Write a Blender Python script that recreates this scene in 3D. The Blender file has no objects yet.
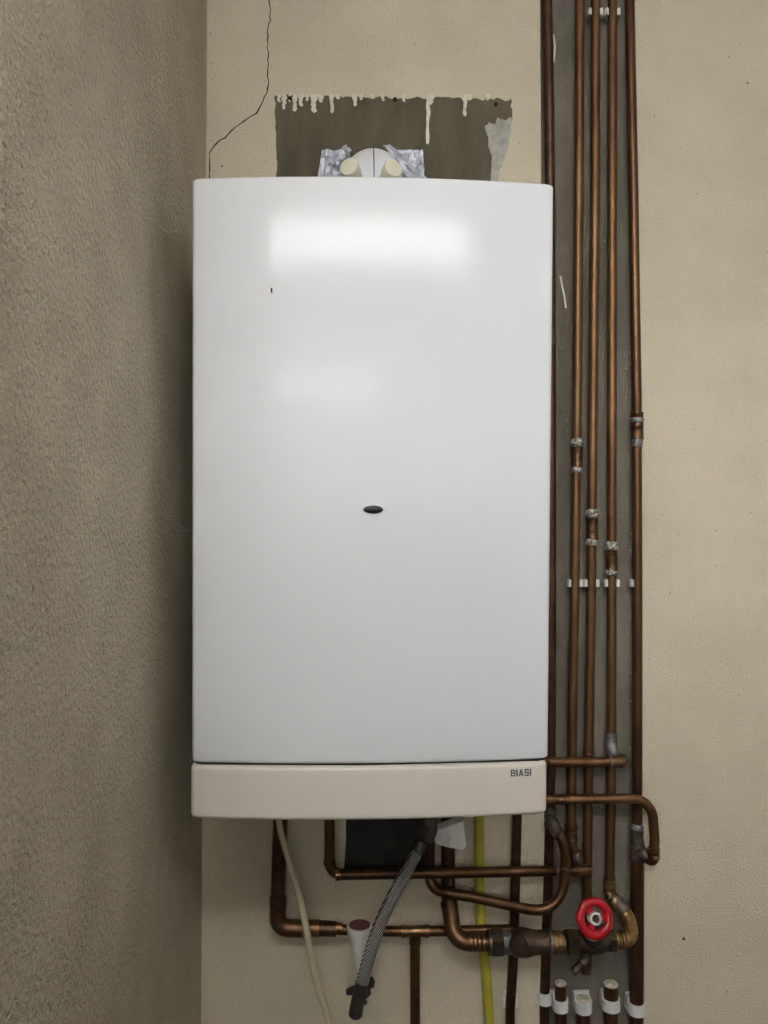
import bpy, bmesh, math, random
from mathutils import Vector, Matrix, Euler, noise

R = math.radians
random.seed(7)
scene = bpy.context.scene
COL = scene.collection

# ------------------------------------------------------------------ camera
FPX = 769.0
CAM = Vector((0.0, -1.19, 1.55))
ROT = Euler((R(90 + 1.5), 0, R(-2.0)), 'XYZ')
cd = bpy.data.cameras.new('camera')
cam = bpy.data.objects.new('camera', cd)
COL.objects.link(cam)
cam.location = CAM
cam.rotation_euler = ROT
cd.sensor_fit = 'VERTICAL'
cd.sensor_height = 36.0
cd.lens = FPX * 36.0 / 1024.0
cd.clip_start = 0.01
scene.camera = cam
RM = ROT.to_matrix()


def at(px, py, Y):
    """the point of the vertical plane y = Y that the photograph shows at this pixel"""
    d = RM @ Vector(((px - 384.0) / FPX, -(py - 512.0) / FPX, -1.0))
    return CAM + d * ((Y - CAM.y) / d.y)


# ------------------------------------------------------------------ materials
def nt(name):
    m = bpy.data.materials.new(name)
    m.use_nodes = True
    t = m.node_tree
    return m, t, t.nodes['Principled BSDF']


def N(t, kind, **kw):
    n = t.nodes.new(kind)
    for k, v in kw.items():
        if k in n.inputs:
            n.inputs[k].default_value = v
        else:
            setattr(n, k, v)
    return n


def ramp(t, fac, stops):
    r = t.nodes.new('ShaderNodeValToRGB')
    els = r.color_ramp.elements
    while len(els) < len(stops):
        els.new(0.5)
    for e, (p, c) in zip(els, stops):
        e.position = p
        e.color = (*c, 1)
    t.links.new(fac, r.inputs[0])
    return r.outputs[0]


def mat(name, c, rough=0.5, metal=0.0, var=0.0, scale=20.0, bump=0.0, bscale=200.0, c2=None, spec=0.5,
        stretch=(1, 1, 1), detail=4.0, specks=None, lo=0.35, hi=0.65, grain=None):
    m, t, b = nt(name)
    co = N(t, 'ShaderNodeTexCoord')
    mp = N(t, 'ShaderNodeMapping')
    mp.inputs['Scale'].default_value = stretch
    t.links.new(co.outputs['Object'], mp.inputs[0])
    if c2 is not None or var:
        if c2 is None:
            c2 = tuple(x * (1 - var) for x in c)
        n = N(t, 'ShaderNodeTexNoise', Scale=scale, Detail=detail, Roughness=0.6)
        t.links.new(mp.outputs[0], n.inputs['Vector'])
        col = ramp(t, n.outputs['Fac'], [(lo, c2), (hi, c)])
        if specks:
            sc, cs, lo2, hi2 = specks
            n2 = N(t, 'ShaderNodeTexNoise', Scale=sc, Detail=2.0)
            t.links.new(co.outputs['Object'], n2.inputs['Vector'])
            f = ramp(t, n2.outputs['Fac'], [(lo2, (0, 0, 0)), (hi2, (1, 1, 1))])
            mx = N(t, 'ShaderNodeMix', data_type='RGBA')
            t.links.new(f, mx.inputs[0])
            t.links.new(col, mx.inputs[6])
            mx.inputs[7].default_value = (*cs, 1)
            col = mx.outputs[2]
        if grain:
            n4 = N(t, 'ShaderNodeTexNoise', Scale=grain[0], Detail=1.5)
            t.links.new(co.outputs['Object'], n4.inputs['Vector'])
            g = ramp(t, n4.outputs['Fac'], [(0.32, (1 - grain[1],) * 3), (0.68, (1.0,) * 3)])
            mg = N(t, 'ShaderNodeMix', data_type='RGBA', blend_type='MULTIPLY')
            mg.inputs[0].default_value = 1.0
            t.links.new(col, mg.inputs[6])
            t.links.new(g, mg.inputs[7])
            col = mg.outputs[2]
        t.links.new(col, b.inputs['Base Color'])
    else:
        b.inputs['Base Color'].default_value = (*c, 1)
    b.inputs['Roughness'].default_value = rough
    b.inputs['Metallic'].default_value = metal
    b.inputs['Specular IOR Level'].default_value = spec
    if bump:
        n3 = N(t, 'ShaderNodeTexNoise', Scale=bscale, Detail=3.0, Roughness=0.55)
        t.links.new(co.outputs['Object'], n3.inputs['Vector'])
        bp = N(t, 'ShaderNodeBump', Strength=1.0, Distance=bump)
        t.links.new(n3.outputs['Fac'], bp.inputs['Height'])
        t.links.new(bp.outputs[0], b.inputs['Normal'])
    return m


def emit(name, c, s):
    m, t, b = nt(name)
    b.inputs['Base Color'].default_value = (0.8, 0.8, 0.8, 1)
    b.inputs['Emission Color'].default_value = (*c, 1)
    b.inputs['Emission Strength'].default_value = s
    return m


M = {}
M['plaster'] = mat('cream plaster', (0.725, 0.636, 0.465), 0.85, c2=(0.645, 0.563, 0.412), scale=5, bump=0.0026, bscale=270, grain=(330, 0.10),
                   specks=(120, (0.40, 0.345, 0.25), 0.70, 0.76), spec=0.3)
M['rough_plaster'] = mat('coarse cream plaster', (0.66, 0.58, 0.43), 0.9, c2=(0.555, 0.485, 0.36), scale=9, bump=0.0075, bscale=180, grain=(260, 0.16),
                         specks=(150, (0.40, 0.34, 0.25), 0.68, 0.76), spec=0.25)
M['cement'] = mat('bare cement', (0.245, 0.218, 0.165), 0.9, c2=(0.150, 0.134, 0.102), scale=14, bump=0.0012, bscale=260, stretch=(1, 1, 0.35), spec=0.3)
M['patch'] = mat('bare cement patch', (0.150, 0.126, 0.084), 0.9, c2=(0.098, 0.082, 0.054), scale=26, bump=0.001, bscale=260, stretch=(1, 1, 0.3), spec=0.3)
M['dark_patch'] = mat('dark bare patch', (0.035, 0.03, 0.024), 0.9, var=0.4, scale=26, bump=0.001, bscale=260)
M['smear'] = mat('grey filler smear', (0.52, 0.50, 0.44), 0.85, c2=(0.33, 0.31, 0.26), scale=50, bump=0.001)
M['drip'] = mat('cream paint drip', (0.78, 0.73, 0.59), 0.6, var=0.15, scale=80)
M['crack'] = mat('crack', (0.035, 0.03, 0.024), 0.95)
M['hole'] = mat('drill hole', (0.008, 0.007, 0.006), 1.0)
M['ceil'] = mat('white ceiling paint', (0.80, 0.79, 0.76), 0.9)
M['floor'] = mat('grey floor', (0.06, 0.055, 0.05), 0.6, var=0.3, scale=4)
M['upper'] = mat('pale wall paint', (0.66, 0.64, 0.60), 0.8, var=0.05)
M['dado'] = mat('grey dado paint', (0.11, 0.10, 0.088), 0.6, var=0.05)
M['enamel'] = mat('white enamel', (0.75, 0.745, 0.75), 0.115, spec=0.15, bump=0.00003, bscale=160)
M['cream_plastic'] = mat('cream plastic', (0.70, 0.645, 0.565), 0.32, var=0.03, scale=6, spec=0.4)
M['case'] = mat('white sheet steel', (0.80, 0.80, 0.78), 0.4)
M['black'] = mat('black glass', (0.004, 0.004, 0.006), 0.25)
M['gap'] = mat('dark gap', (0.02, 0.02, 0.02), 0.8)
M['logo'] = mat('grey lettering', (0.085, 0.10, 0.105), 0.5)
M['flue'] = mat('white flue', (0.78, 0.78, 0.80), 0.35)
M['cap'] = mat('cream rubber', (0.66, 0.62, 0.47), 0.6)
M['foil'] = mat('silver foil', (0.64, 0.66, 0.73), 0.45, 0.6, var=0.3, scale=60, bump=0.0008, bscale=140)
CU = dict(metal=0.88, detail=6.0, bump=0.0001, bscale=300)
M['copper'] = mat('worn copper', (0.240, 0.128, 0.060), 0.47, c2=(0.140, 0.070, 0.032), scale=45, stretch=(1, 1, 0.25), **CU)
M['copper_brown'] = mat('brown copper', (0.170, 0.088, 0.044), 0.40, c2=(0.098, 0.049, 0.025), scale=40, stretch=(1, 1, 0.25), **CU)
M['copper_dark'] = mat('dark copper', (0.125, 0.068, 0.042), 0.42, c2=(0.07, 0.038, 0.023), scale=40, **CU)
M['copper_ring'] = mat('copper fitting', (0.31, 0.17, 0.08), 0.32, c2=(0.16, 0.086, 0.042), scale=70, **CU)
M['fitting'] = mat('dull fitting', (0.15, 0.118, 0.098), 0.5, 0.6, c2=(0.075, 0.056, 0.046), scale=140)
M['verdigris'] = mat('corroded solder', (0.52, 0.55, 0.50), 0.75, 0.1, c2=(0.15, 0.115, 0.075), scale=260, bump=0.0016, bscale=420, lo=0.44, hi=0.60)
M['solder'] = mat('grey solder', (0.34, 0.335, 0.33), 0.5, 0.6, c2=(0.16, 0.14, 0.13), scale=240, bump=0.0006, bscale=380)
M['brass'] = mat('aged brass', (0.42, 0.27, 0.11), 0.38, 0.9, c2=(0.22, 0.13, 0.055), scale=90, bump=0.0002)
M['brass_dark'] = mat('dark brass', (0.125, 0.09, 0.056), 0.45, 0.75, c2=(0.06, 0.043, 0.028), scale=90, bump=0.0003)
M['grey_metal'] = mat('grey metal', (0.27, 0.27, 0.245), 0.5, 0.7, c2=(0.14, 0.135, 0.12), scale=90, bump=0.0003)
M['white_clip'] = mat('white plastic clip', (0.80, 0.78, 0.75), 0.45, var=0.06, scale=90)
M['putty'] = mat('cream filler', (0.80, 0.74, 0.58), 0.8, c2=(0.42, 0.36, 0.24), scale=230, bump=0.0012, bscale=300)
M['yellow'] = mat('yellow coating', (0.50, 0.44, 0.045), 0.45, c2=(0.40, 0.34, 0.035), scale=30)
M['tube'] = mat('cream tube', (0.56, 0.485, 0.315), 0.5, var=0.12, scale=20)
M['red'] = mat('red enamel', (0.52, 0.008, 0.016), 0.2, var=0.2, scale=60)
M['white_hub'] = mat('white hub', (0.62, 0.59, 0.55), 0.5, var=0.15, scale=200)
M['paper'] = mat('white wrap', (0.84, 0.81, 0.75), 0.7, var=0.08, scale=40)
M['funnel'] = mat('white funnel', (0.66, 0.63, 0.55), 0.5, var=0.08, scale=60)
M['maroon'] = mat('maroon rubber', (0.16, 0.045, 0.05), 0.6)
M['ferrule'] = mat('dark ferrule', (0.10, 0.082, 0.07), 0.45, 0.75, var=0.3, scale=90)
M['lamp'] = mat('white lamp body', (0.8, 0.8, 0.8), 0.5)


def braid():
    m, t, b = nt('steel braid')
    co = N(t, 'ShaderNodeTexCoord')
    cols = []
    for s in (1, -1):
        mp = N(t, 'ShaderNodeMapping')
        mp.inputs['Rotation'].default_value = (0, R(38 * s), 0)
        t.links.new(co.outputs['Object'], mp.inputs[0])
        w = N(t, 'ShaderNodeTexWave', Scale=130.0, Distortion=1.2)
        t.links.new(mp.outputs[0], w.inputs['Vector'])
        cols.append(w.outputs['Fac'])
    mm = N(t, 'ShaderNodeMath', operation='MULTIPLY')
    t.links.new(cols[0], mm.inputs[0])
    t.links.new(cols[1], mm.inputs[1])
    c = ramp(t, mm.outputs[0], [(0.08, (0.10, 0.092, 0.085)), (0.5, (0.80, 0.77, 0.73))])
    t.links.new(c, b.inputs['Base Color'])
    b.inputs['Metallic'].default_value = 0.8
    b.inputs['Roughness'].default_value = 0.4
    bp = N(t, 'ShaderNodeBump', Strength=0.8, Distance=0.001)
    t.links.new(mm.outputs[0], bp.inputs['Height'])
    t.links.new(bp.outputs[0], b.inputs['Normal'])
    return m


M['braid'] = braid()


# ------------------------------------------------------------------ object helpers
def root_loc(o):
    while o.parent is not None:
        o = o.parent
    return o.location.copy()


def obj(name, bm, m, parent=None, smooth=True, angle=40, loc=None):
    base = root_loc(parent) if parent is not None else (loc or Vector((0, 0, 0)))
    bmesh.ops.translate(bm, verts=bm.verts, vec=-Vector(base))
    bmesh.ops.recalc_face_normals(bm, faces=bm.faces)
    if smooth:
        ca = math.cos(R(angle))
        for f in bm.faces:
            f.smooth = True
        for e in bm.edges:
            if len(e.link_faces) == 2 and e.link_faces[0].normal.dot(e.link_faces[1].normal) < ca:
                e.smooth = False
    me = bpy.data.meshes.new(name)
    bm.to_mesh(me)
    bm.free()
    me.materials.append(m if not isinstance(m, str) else M[m])
    o = bpy.data.objects.new(name, me)
    COL.objects.link(o)
    if parent is not None:
        o.parent = parent
    elif loc is not None:
        o.location = loc
    return o


def tag(o, label, cat, group=None):
    o['label'] = label
    o['category'] = cat
    if group:
        o['group'] = group
    return o


def thing(name, label, cat, loc, group=None):
    o = bpy.data.objects.new(name, None)
    COL.objects.link(o)
    o.location = loc
    o.empty_display_size = 0.02
    return tag(o, label, cat, group)


def struct(name, bm, m, parent=None):
    o = obj(name, bm, m, parent, smooth=False)
    if parent is None:
        o['kind'] = 'structure'
    return o


def frame(d):
    d = d.normalized()
    a = Vector((0, 0, 1)) if abs(d.z) < 0.9 else Vector((1, 0, 0))
    u = d.cross(a).normalized()
    return u, d.cross(u).normalized()


def fillet(pts, br, n=9):
    out = [pts[0]]
    for i in range(1, len(pts) - 1):
        p, a, b = pts[i], pts[i - 1], pts[i + 1]
        u, v = (a - p), (b - p)
        lu, lv = u.length, v.length
        u.normalize(); v.normalize()
        ang = math.acos(max(-1, min(1, -u.dot(v))))
        if ang < 0.02:
            out.append(p)
            continue
        t = min(br * math.tan(ang / 2), 0.49 * lu, 0.49 * lv)
        rr = t / math.tan(ang / 2)
        bis = (u + v).normalized()
        c = p + bis * math.sqrt(rr * rr + t * t)
        s, e = p + u * t - c, p + v * t - c
        for k in range(n + 1):
            f = k / n
            w = (s * math.sin((1 - f) * ang) + e * math.sin(f * ang)) / math.sin(ang)
            out.append(c + w)
    out.append(pts[-1])
    return out


def smooth_curve(pts, n=8):
    """Catmull-Rom through the points"""
    P = [pts[0] * 2 - pts[1]] + pts + [pts[-1] * 2 - pts[-2]]
    out = []
    for i in range(1, len(P) - 2):
        for k in range(n):
            t = k / n
            a, b, c, d = P[i - 1], P[i], P[i + 1], P[i + 2]
            out.append(0.5 * ((2 * b) + (c - a) * t + (2 * a - 5 * b + 4 * c - d) * t * t + (3 * b - a - 3 * c + d) * t ** 3))
    out.append(pts[-1])
    return out


def tube(bm, pts, r, seg=20, caps=True):
    n = len(pts)
    rs = r if isinstance(r, (list, tuple)) else [r] * n
    t0 = (pts[1] - pts[0]).normalized()
    u, v = frame(t0)
    rings = []
    for i in range(n):
        if i == 0:
            t = t0
        elif i == n - 1:
            t = (pts[i] - pts[i - 1]).normalized()
        else:
            t = ((pts[i] - pts[i - 1]).normalized() + (pts[i + 1] - pts[i]).normalized()).normalized()
        u = (u - t * u.dot(t)).normalized()
        v = t.cross(u)
        rings.append([bm.verts.new(pts[i] + (u * math.cos(a) + v * math.sin(a)) * rs[i])
                      for a in [2 * math.pi * k / seg for k in range(seg)]])
    for a, b in zip(rings, rings[1:]):
        for k in range(seg):
            bm.faces.new((a[k], a[(k + 1) % seg], b[(k + 1) % seg], b[k]))
    if caps:
        bm.faces.new(rings[0][::-1])
        bm.faces.new(rings[-1])


def lathe(bm, p, d, prof, seg=24, jitter=0.0):
    """prof: (distance along d, radius) pairs; ends closed"""
    d = d.normalized()
    u, v = frame(d)
    rings = []
    for (s, r) in prof:
        rings.append([bm.verts.new(p + d * s + (u * math.cos(a) + v * math.sin(a)) * r * (1 + random.uniform(-jitter, jitter)))
                      for a in [2 * math.pi * (k + 0.5) / seg for k in range(seg)]])
    for a, b in zip(rings, rings[1:]):
        for k in range(seg):
            bm.faces.new((a[k], a[(k + 1) % seg], b[(k + 1) % seg], b[k]))
    bm.faces.new(rings[0][::-1])
    bm.faces.new(rings[-1])


def box(bm, lo, hi, bev=0.0):
    g = bmesh.ops.create_cube(bm, size=1.0)
    vs = g['verts']
    for w in vs:
        w.co = Vector((lo[i] if w.co[i] < 0 else hi[i] for i in range(3)))
    if bev:
        es = list({e for w in vs for e in w.link_edges})
        bmesh.ops.bevel(bm, geom=es, offset=bev, segments=2, affect='EDGES', profile=0.6)


def prism(bm, poly, depth):
    """poly: world points of a roughly planar outline, extruded by the vector depth"""
    a = [bm.verts.new(p) for p in poly]
    b = [bm.verts.new(p + depth) for p in poly]
    n = len(poly)
    bm.faces.new(a)
    bm.faces.new(b[::-1])
    for k in range(n):
        bm.faces.new((a[k], b[k], b[(k + 1) % n], a[(k + 1) % n]))


def BM():
    return bmesh.new()


# ------------------------------------------------------------------ the room
XL = at(204, 532, 0).x            # left wall plane
CX0 = at(543.0, 520, 0).x         # chase, left and right edge
CX1 = at(637.5, 520, 0).x
H = 2.68
RX, LX, FY, NIB = 2.4, -2.3, -6.1, -0.86
CH = 0.022                        # chase depth

bm = BM()
prism(bm, [Vector(p) for p in ((XL - 0.2, 0, 0), (CX0, 0, 0), (CX0, CH, 0), (CX1, CH, 0), (CX1, 0, 0), (RX + 0.1, 0, 0), (RX + 0.1, 0.12, 0), (XL - 0.2, 0.12, 0))],
      Vector((0, 0, H)))
wall = struct('wall_back', bm, 'plaster')
bm = BM(); box(bm, (CX0 + 0.0005, CH - 0.003, 0), (CX1 - 0.0005, CH + 0.002, H)); struct('chase_cement', bm, 'cement', wall)
bm = BM(); box(bm, (LX - 0.1, NIB, 0), (XL, 0.12, H), 0.004); struct('wall_left', bm, 'rough_plaster')
bm = BM(); box(bm, (RX, FY, 0), (RX + 0.1, 0.12, H)); struct('wall_right', bm, 'upper')
bm = BM(); box(bm, (LX - 0.1, FY, 0), (LX, NIB, H)); struct('wall_west', bm, 'upper')
bm = BM(); box(bm, (LX - 0.1, FY - 0.1, 0), (RX + 0.1, FY, H)); wf = struct('wall_front', bm, 'upper')
bm = BM(); box(bm, (LX, FY, 0), (RX, FY + 0.012, 1.765)); struct('dado', bm, 'dado', wf)
bm = BM()
for a, b in (((-1.75, 1.765), (2.4, 1.80)), ((-1.75, 2.64), (2.4, 2.68)), ((-1.75, 1.765), (-1.70, 2.68)), ((2.36, 1.765), (2.4, 2.68)), ((0.2, 1.765), (0.25, 2.68))):
    box(bm, (a[0], FY, a[1]), (b[0], FY + 0.05, b[1]))
win = struct('added_window_1', bm, 'upper')  # unseen window, added with its glowing glass for the boiler front's bluish reflection
bm = BM(); box(bm, (-1.70, FY, 1.80), (2.36, FY + 0.012, 2.64)); struct('glow_pane', bm, emit('added daylight glow', (0.86, 0.93, 1.0), 1.2), win)
bm = BM(); box(bm, (LX - 0.1, FY - 0.1, -0.1), (RX + 0.1, 0.12, 0)); struct('floor', bm, 'floor')
bm = BM(); box(bm, (LX - 0.1, FY - 0.1, H), (RX + 0.1, 0.12, H + 0.1)); struct('ceiling', bm, 'ceil')


def wall_poly(name, px, m, y0=0.0006, th=0.0012):
    """a thin raised patch on the back wall, from its outline"""
    bm = BM()
    prism(bm, [at(x, y, -y0) for x, y in px], Vector((0, y0 + th, 0)))
    return struct(name, bm, m, wall)


# bare cement above the boiler, with a ragged painted-over top edge
top = []
x = 275.0
while x < 511:
    top.append((x, 95.5 + (x - 275) * 0.016 + random.uniform(-1.6, 2.2)))
    x += random.uniform(2.5, 6)
side = [(511.5 - max(0, y - 120) * 0.26 + random.uniform(-1.2, 1.2), y) for y in range(102, 192, 4)]
poly = [(274, 98)] + top + [(511, 98)] + side + [(493, 250), (277, 250)] + [(276.5 - (y < 130) * 1.2 + random.uniform(-.7, .7), y) for y in range(200, 100, -6)]
wall_poly('bare_patch', poly, 'patch')
sm = []
sp = [(485, 127), (489, 122), (494, 124), (498, 118), (505, 120), (511.5, 117), (511, 130), (508.5, 146), (504, 160), (499, 172), (495.5, 188), (490.5, 188), (491, 172), (492.5, 158), (489, 147), (488, 138)]
for a, b in zip(sp, sp[1:] + sp[:1]):
    for k in range(4):
        sm.append((a[0] + (b[0] - a[0]) * k / 4 + random.uniform(-.6, .6), a[1] + (b[1] - a[1]) * k / 4 + random.uniform(-.6, .6)))
wall_poly('grey_smear', sm, 'smear', 0.0014, 0.001)


def drip(px, y1, w, y0=94):
    a, b = [], []
    n = 8
    for k in range(n + 1):
        f = k / n
        ww = w * (1 - 0.55 * f + 0.35 * max(0, f - 0.75) / 0.25 * 0.6) * 0.5
        jx = random.uniform(-0.7, 0.7); ww *= random.uniform(0.75, 1.3)
        a.append((px - ww + jx, y0 + (y1 - y0) * f))
        b.append((px + ww + jx, y0 + (y1 - y0) * f))
    tip = (px, y1 + w * 0.25)
    wall_poly('paint_drip', a + [tip] + b[::-1], 'drip', 0.0016, 0.0008)


for q in ((279, 101, 4), (284, 108, 5), (290, 101, 3), (295, 110, 5), (301, 105, 6), (307, 100, 4), (314, 111, 7), (321, 101, 6), (332, 112, 5), (338, 98, 5),
          (355, 105, 5), (361, 99, 5), (372, 98, 4), (383, 100, 4), (404, 101, 4), (428, 143, 4.5), (431, 103, 6), (465, 115, 5), (470, 99, 6), (488, 99, 5)):
    drip(*q)
for hx, hy in ((290, 98), (395, 99), (496, 104)):
    bm = BM(); lathe(bm, at(hx, hy, -0.0022), Vector((0, 1, 0)), [(0, 0.0034), (0.003, 0.0034)], 12, 0.12); struct('drill_hole', bm, 'hole', wall)
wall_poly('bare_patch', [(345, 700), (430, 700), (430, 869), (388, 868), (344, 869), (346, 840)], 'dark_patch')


def strip(name, pts, w, m, y0=0.0004):
    L, Rr = [], []
    for i, (x, y) in enumerate(pts):
        a = pts[max(0, i - 1)]; b = pts[min(len(pts) - 1, i + 1)]
        dx, dy = b[0] - a[0], b[1] - a[1]
        l = math.hypot(dx, dy)
        ww = w * random.uniform(0.55, 1.25) / 2
        L.append((x - dy / l * ww, y + dx / l * ww)); Rr.append((x + dy / l * ww, y - dx / l * ww))
    wall_poly(name, L + Rr[::-1], m, y0, 0.0004)


def jag(pts, step=4.0, j=0.7):
    out = []
    for (a, b) in zip(pts, pts[1:]):
        n = max(1, int(math.hypot(b[0] - a[0], b[1] - a[1]) / step))
        for k in range(n):
            f = k / n
            out.append((a[0] + (b[0] - a[0]) * f + random.uniform(-j, j), a[1] + (b[1] - a[1]) * f + random.uniform(-j, j)))
    return out + [pts[-1]]


strip('crack', jag([(270, -60), (269.5, 0), (270, 20), (267.5, 32), (268, 60), (268, 88), (263, 101), (256, 113), (240, 124), (228, 134), (213, 147), (209.5, 153), (209, 185), (209, 230)]), 1.25, 'crack')
for x, y, r in ((748, 83, 1.0), (729, 57, 0.9), (222, 166, 1.2), (684, 939, 2.0), (252, 196, 0.8)):
    bm = BM(); lathe(bm, at(x, y, -0.0006), Vector((0, 1, 0)), [(0, r * 0.0013), (0.002, r * 0.0013)], 9, 0.25); struct('stain', bm, 'fitting', wall)
# paint scratch and flakes on the chase
for pts, w in (([(560.5, 276), (562, 285), (564.5, 296), (566, 308)], 1.7), ([(553.5, 34), (555, 46), (554, 62)], 1.8)):
    L = [(x - w / 2, y) for x, y in pts]; Rr = [(x + w / 2, y) for x, y in pts]
    bm = BM(); prism(bm, [at(x, y, CH - 0.0038) for x, y in L + Rr[::-1]], Vector((0, 0.0012, 0))); struct('paint_scratch', bm, 'drip', wall)
for _ in range(34):
    y = random.choice([random.uniform(345, 425), random.uniform(510, 590), random.uniform(600, 780)])
    x = 631.2 + (0.5 if y > 500 else 0) + random.uniform(-1.0, 1.0)
    bm = BM(); lathe(bm, at(x, y, CH - 0.0036), Vector((0, 1, 0)), [(0, 0.0011), (0.001, 0.0013)], 6, 0.5); struct('paint_flake', bm, 'drip', wall)
for x, y in ((552.5, 455), (553, 468), (552, 540), (552, 587), (553, 590), (551.5, 583)):
    bm = BM(); lathe(bm, at(x, y, CH - 0.0036), Vector((0, 1, 0)), [(0, 0.0016), (0.001, 0.0018)], 7, 0.5); struct('paint_flake', bm, 'drip', wall)

# ------------------------------------------------------------------ boiler
YE, YB = -0.300, -0.312           # front at its edges / at the bulge
TL, TR = at(191.6, 180, YE).x, at(554.4, 186, YE).x
BL, BR = at(191.2, 763, YE).x, at(548.8, 759, YE).x
ZT = at(372, 175.6, YB).z
ZS = at(370, 765.3, YB).z         # seam between the two panels
ZB = at(370, 820.3, YB).z
boiler = thing('wall_boiler', 'white wall-hung boiler with gently curved front and small oval sight glass', 'boiler',
               Vector(((BL + BR) / 2, -0.15, ZB)))


def outline(s0, s1, yback, r, grow=0.0):
    """front outline of a panel from back left round the bulge to back right, as (s in -1..1, inset from the side, y)"""
    pts = [(-1, 0, yback)]
    for k in range(7):
        a = math.pi / 2 * k / 6
        pts.append((-1, r * (1 - math.cos(a)), YE - grow + r * (1 - math.sin(a))))
    for k in range(1, 40):
        s = -1 + 2 * k / 40
        if abs(s) < 0.955:
            pts.append((s, None, YE - grow - (YB - YE) * -1 * (1 - s * s)))
    for k in range(6, -1, -1):
        a = math.pi / 2 * k / 6
        pts.append((1, r * (1 - math.cos(a)), YE - grow + r * (1 - math.sin(a))))
    pts.append((1, 0, yback))
    return pts


def panel(z0, z1, yback, r, re, grow=0.0, gl=0.0, gr=0.0):
    bm = BM()
    ol = outline(0, 0, yback, r, grow)
    rows = []
    for k in range(6):
        a = math.pi / 2 * k / 5
        rows.append((z0 + re * (1 - math.sin(a)) * 1.0, re * (1 - math.cos(a)) * 1.0))
    rows = [(z0 + re * (1 - math.cos(math.pi / 2 * k / 5)), re * (1 - math.sin(math.pi / 2 * k / 5))) for k in range(6)]
    rows += [(z0 + re + (z1 - z0 - 2 * re) * k / 12, 0) for k in range(1, 12)]
    rows += [(z1 - re * (1 - math.cos(math.pi / 2 * k / 5)), re * (1 - math.sin(math.pi / 2 * k / 5))) for k in range(5, -1, -1)]
    V = []
    for (z, ins) in rows:
        f = (z - ZS) / (ZT - ZS)
        xl, xr = BL + (TL - BL) * f - gl, BR + (TR - BR) * f + gr
        row = []
        for (s, i, y) in ol:
            if i is None:
                x = (xl + xr) / 2 + s * (xr - xl) / 2 * (1 - ins * 4)
            else:
                x = (xl + i + ins if s < 0 else xr - i - ins)
            row.append(bm.verts.new((x, y + (ins if y < yback - 1e-6 else 0), z)))
        V.append(row)
    for a, b in zip(V, V[1:]):
        for k in range(len(ol) - 1):
            bm.faces.new((a[k], a[k + 1], b[k + 1], b[k]))
        bm.faces.new((a[-1], a[0], b[0], b[-1]))
    bm.faces.new(V[0][::-1])
    bm.faces.new(V[-1])
    return bm


bm = BM()
ins = 0.004
prism(bm, [Vector((BL + ins, -0.004, ZS - 0.02)), Vector((BR - ins, -0.004, ZS - 0.02)), Vector((TR - ins, -0.004, ZT - 0.004)), Vector((TL + ins, -0.004, ZT - 0.004))],
      Vector((0, YE + 0.03, 0)))
obj('casing', bm, 'case', boiler, smooth=False)
front = obj('front_panel', panel(ZS + 0.0012, ZT, -0.245, 0.0065, 0.0045), 'enamel', boiler, angle=50)
lower = obj('lower_panel', panel(ZB, ZS - 0.0012, -0.10, 0.0075, 0.0050, 0.0012, 0.0012, -0.0014), 'cream_plastic', boiler, angle=50)
bm = BM(); prism(bm, [Vector((BL + 0.003, -0.25, ZS - 0.003)), Vector((BR - 0.004, -0.25, ZS - 0.003)), Vector((BR - 0.004, YE + 0.007, ZS - 0.003)), Vector((BR - 0.012, YE + 0.002, ZS - 0.003)), Vector((0.0, YB + 0.004, ZS - 0.003)), Vector((BL + 0.011, YE + 0.002, ZS - 0.003)), Vector((BL + 0.003, YE + 0.007, ZS - 0.003))], Vector((0, 0, 0.007)))
obj('seam_gap', bm, 'gap', boiler, smooth=False)


def ell(bm, p, a, b, prof, seg=40):
    """oval turned piece facing the room; prof: (towards the room, scale)"""
    rings = [[bm.verts.new(p + Vector((a * s * math.cos(t), -h, b * s * math.sin(t)))) for t in [2 * math.pi * k / seg for k in range(seg)]] for h, s in prof]
    for q, w in zip(rings, rings[1:]):
        for k in range(seg):
            bm.faces.new((q[k], q[(k + 1) % seg], w[(k + 1) % seg], w[k]))
    bm.faces.new(rings[0]); bm.faces.new(rings[-1])


pw = at(373.2, 509.6, YB)
bm = BM(); ell(bm, pw, 0.0119, 0.0053, [(-0.003, 1.14), (0.0002, 1.14), (0.0010, 1.06), (0.0010, 0.9), (-0.002, 0.9)]); rim = obj('sight_rim', bm, 'enamel', front)
bm = BM(); ell(bm, pw, 0.0113, 0.0048, [(-0.003, 1.0), (0.0011, 1.0), (0.0014, 0.7)]); obj('sight_glass', bm, 'black', front)
pc = at(271.5, 290, YE - 0.0115)
bm = BM(); box(bm, pc + Vector((-0.0006, -0.001, -0.0022)), pc + Vector((0.0006, 0.003, 0.0022))); obj('chip', bm, 'hole', front, smooth=False)

# lettering on the lower panel
pa, pb = at(510.6, 776.2, -0.305), at(531.4, 769.2, -0.305)
GL = {'B': [(0, 0, .24, 1), (.24, 0, .8, .17), (.24, .42, .8, .58), (.24, .83, .8, 1), (.72, .1, 1, .46), (.72, .54, 1, .9)],
      'I': [(0, 0, 1, 1)],
      'A': 'A',
      'S': [(0, 0, 1, .2), (0, .4, 1, .6), (0, .8, 1, 1), (.76, .1, 1, .5), (0, .5, .24, .9)]}
WID = {'B': 1.0, 'I': 0.32, 'A': 1.1, 'S': 0.95}
bm = BM()
tot = sum(WID[c] for c in 'BIASI') + 4 * 0.22
sx = (pb.x - pa.x) / tot
hz = pb.z - pa.z
cx = 0.0


def panel_y(x):
    s = (x - (BL + BR) / 2) / ((BR - BL) / 2)
    return YE - 0.0012 - (YE - YB) * (1 - s * s)


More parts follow.
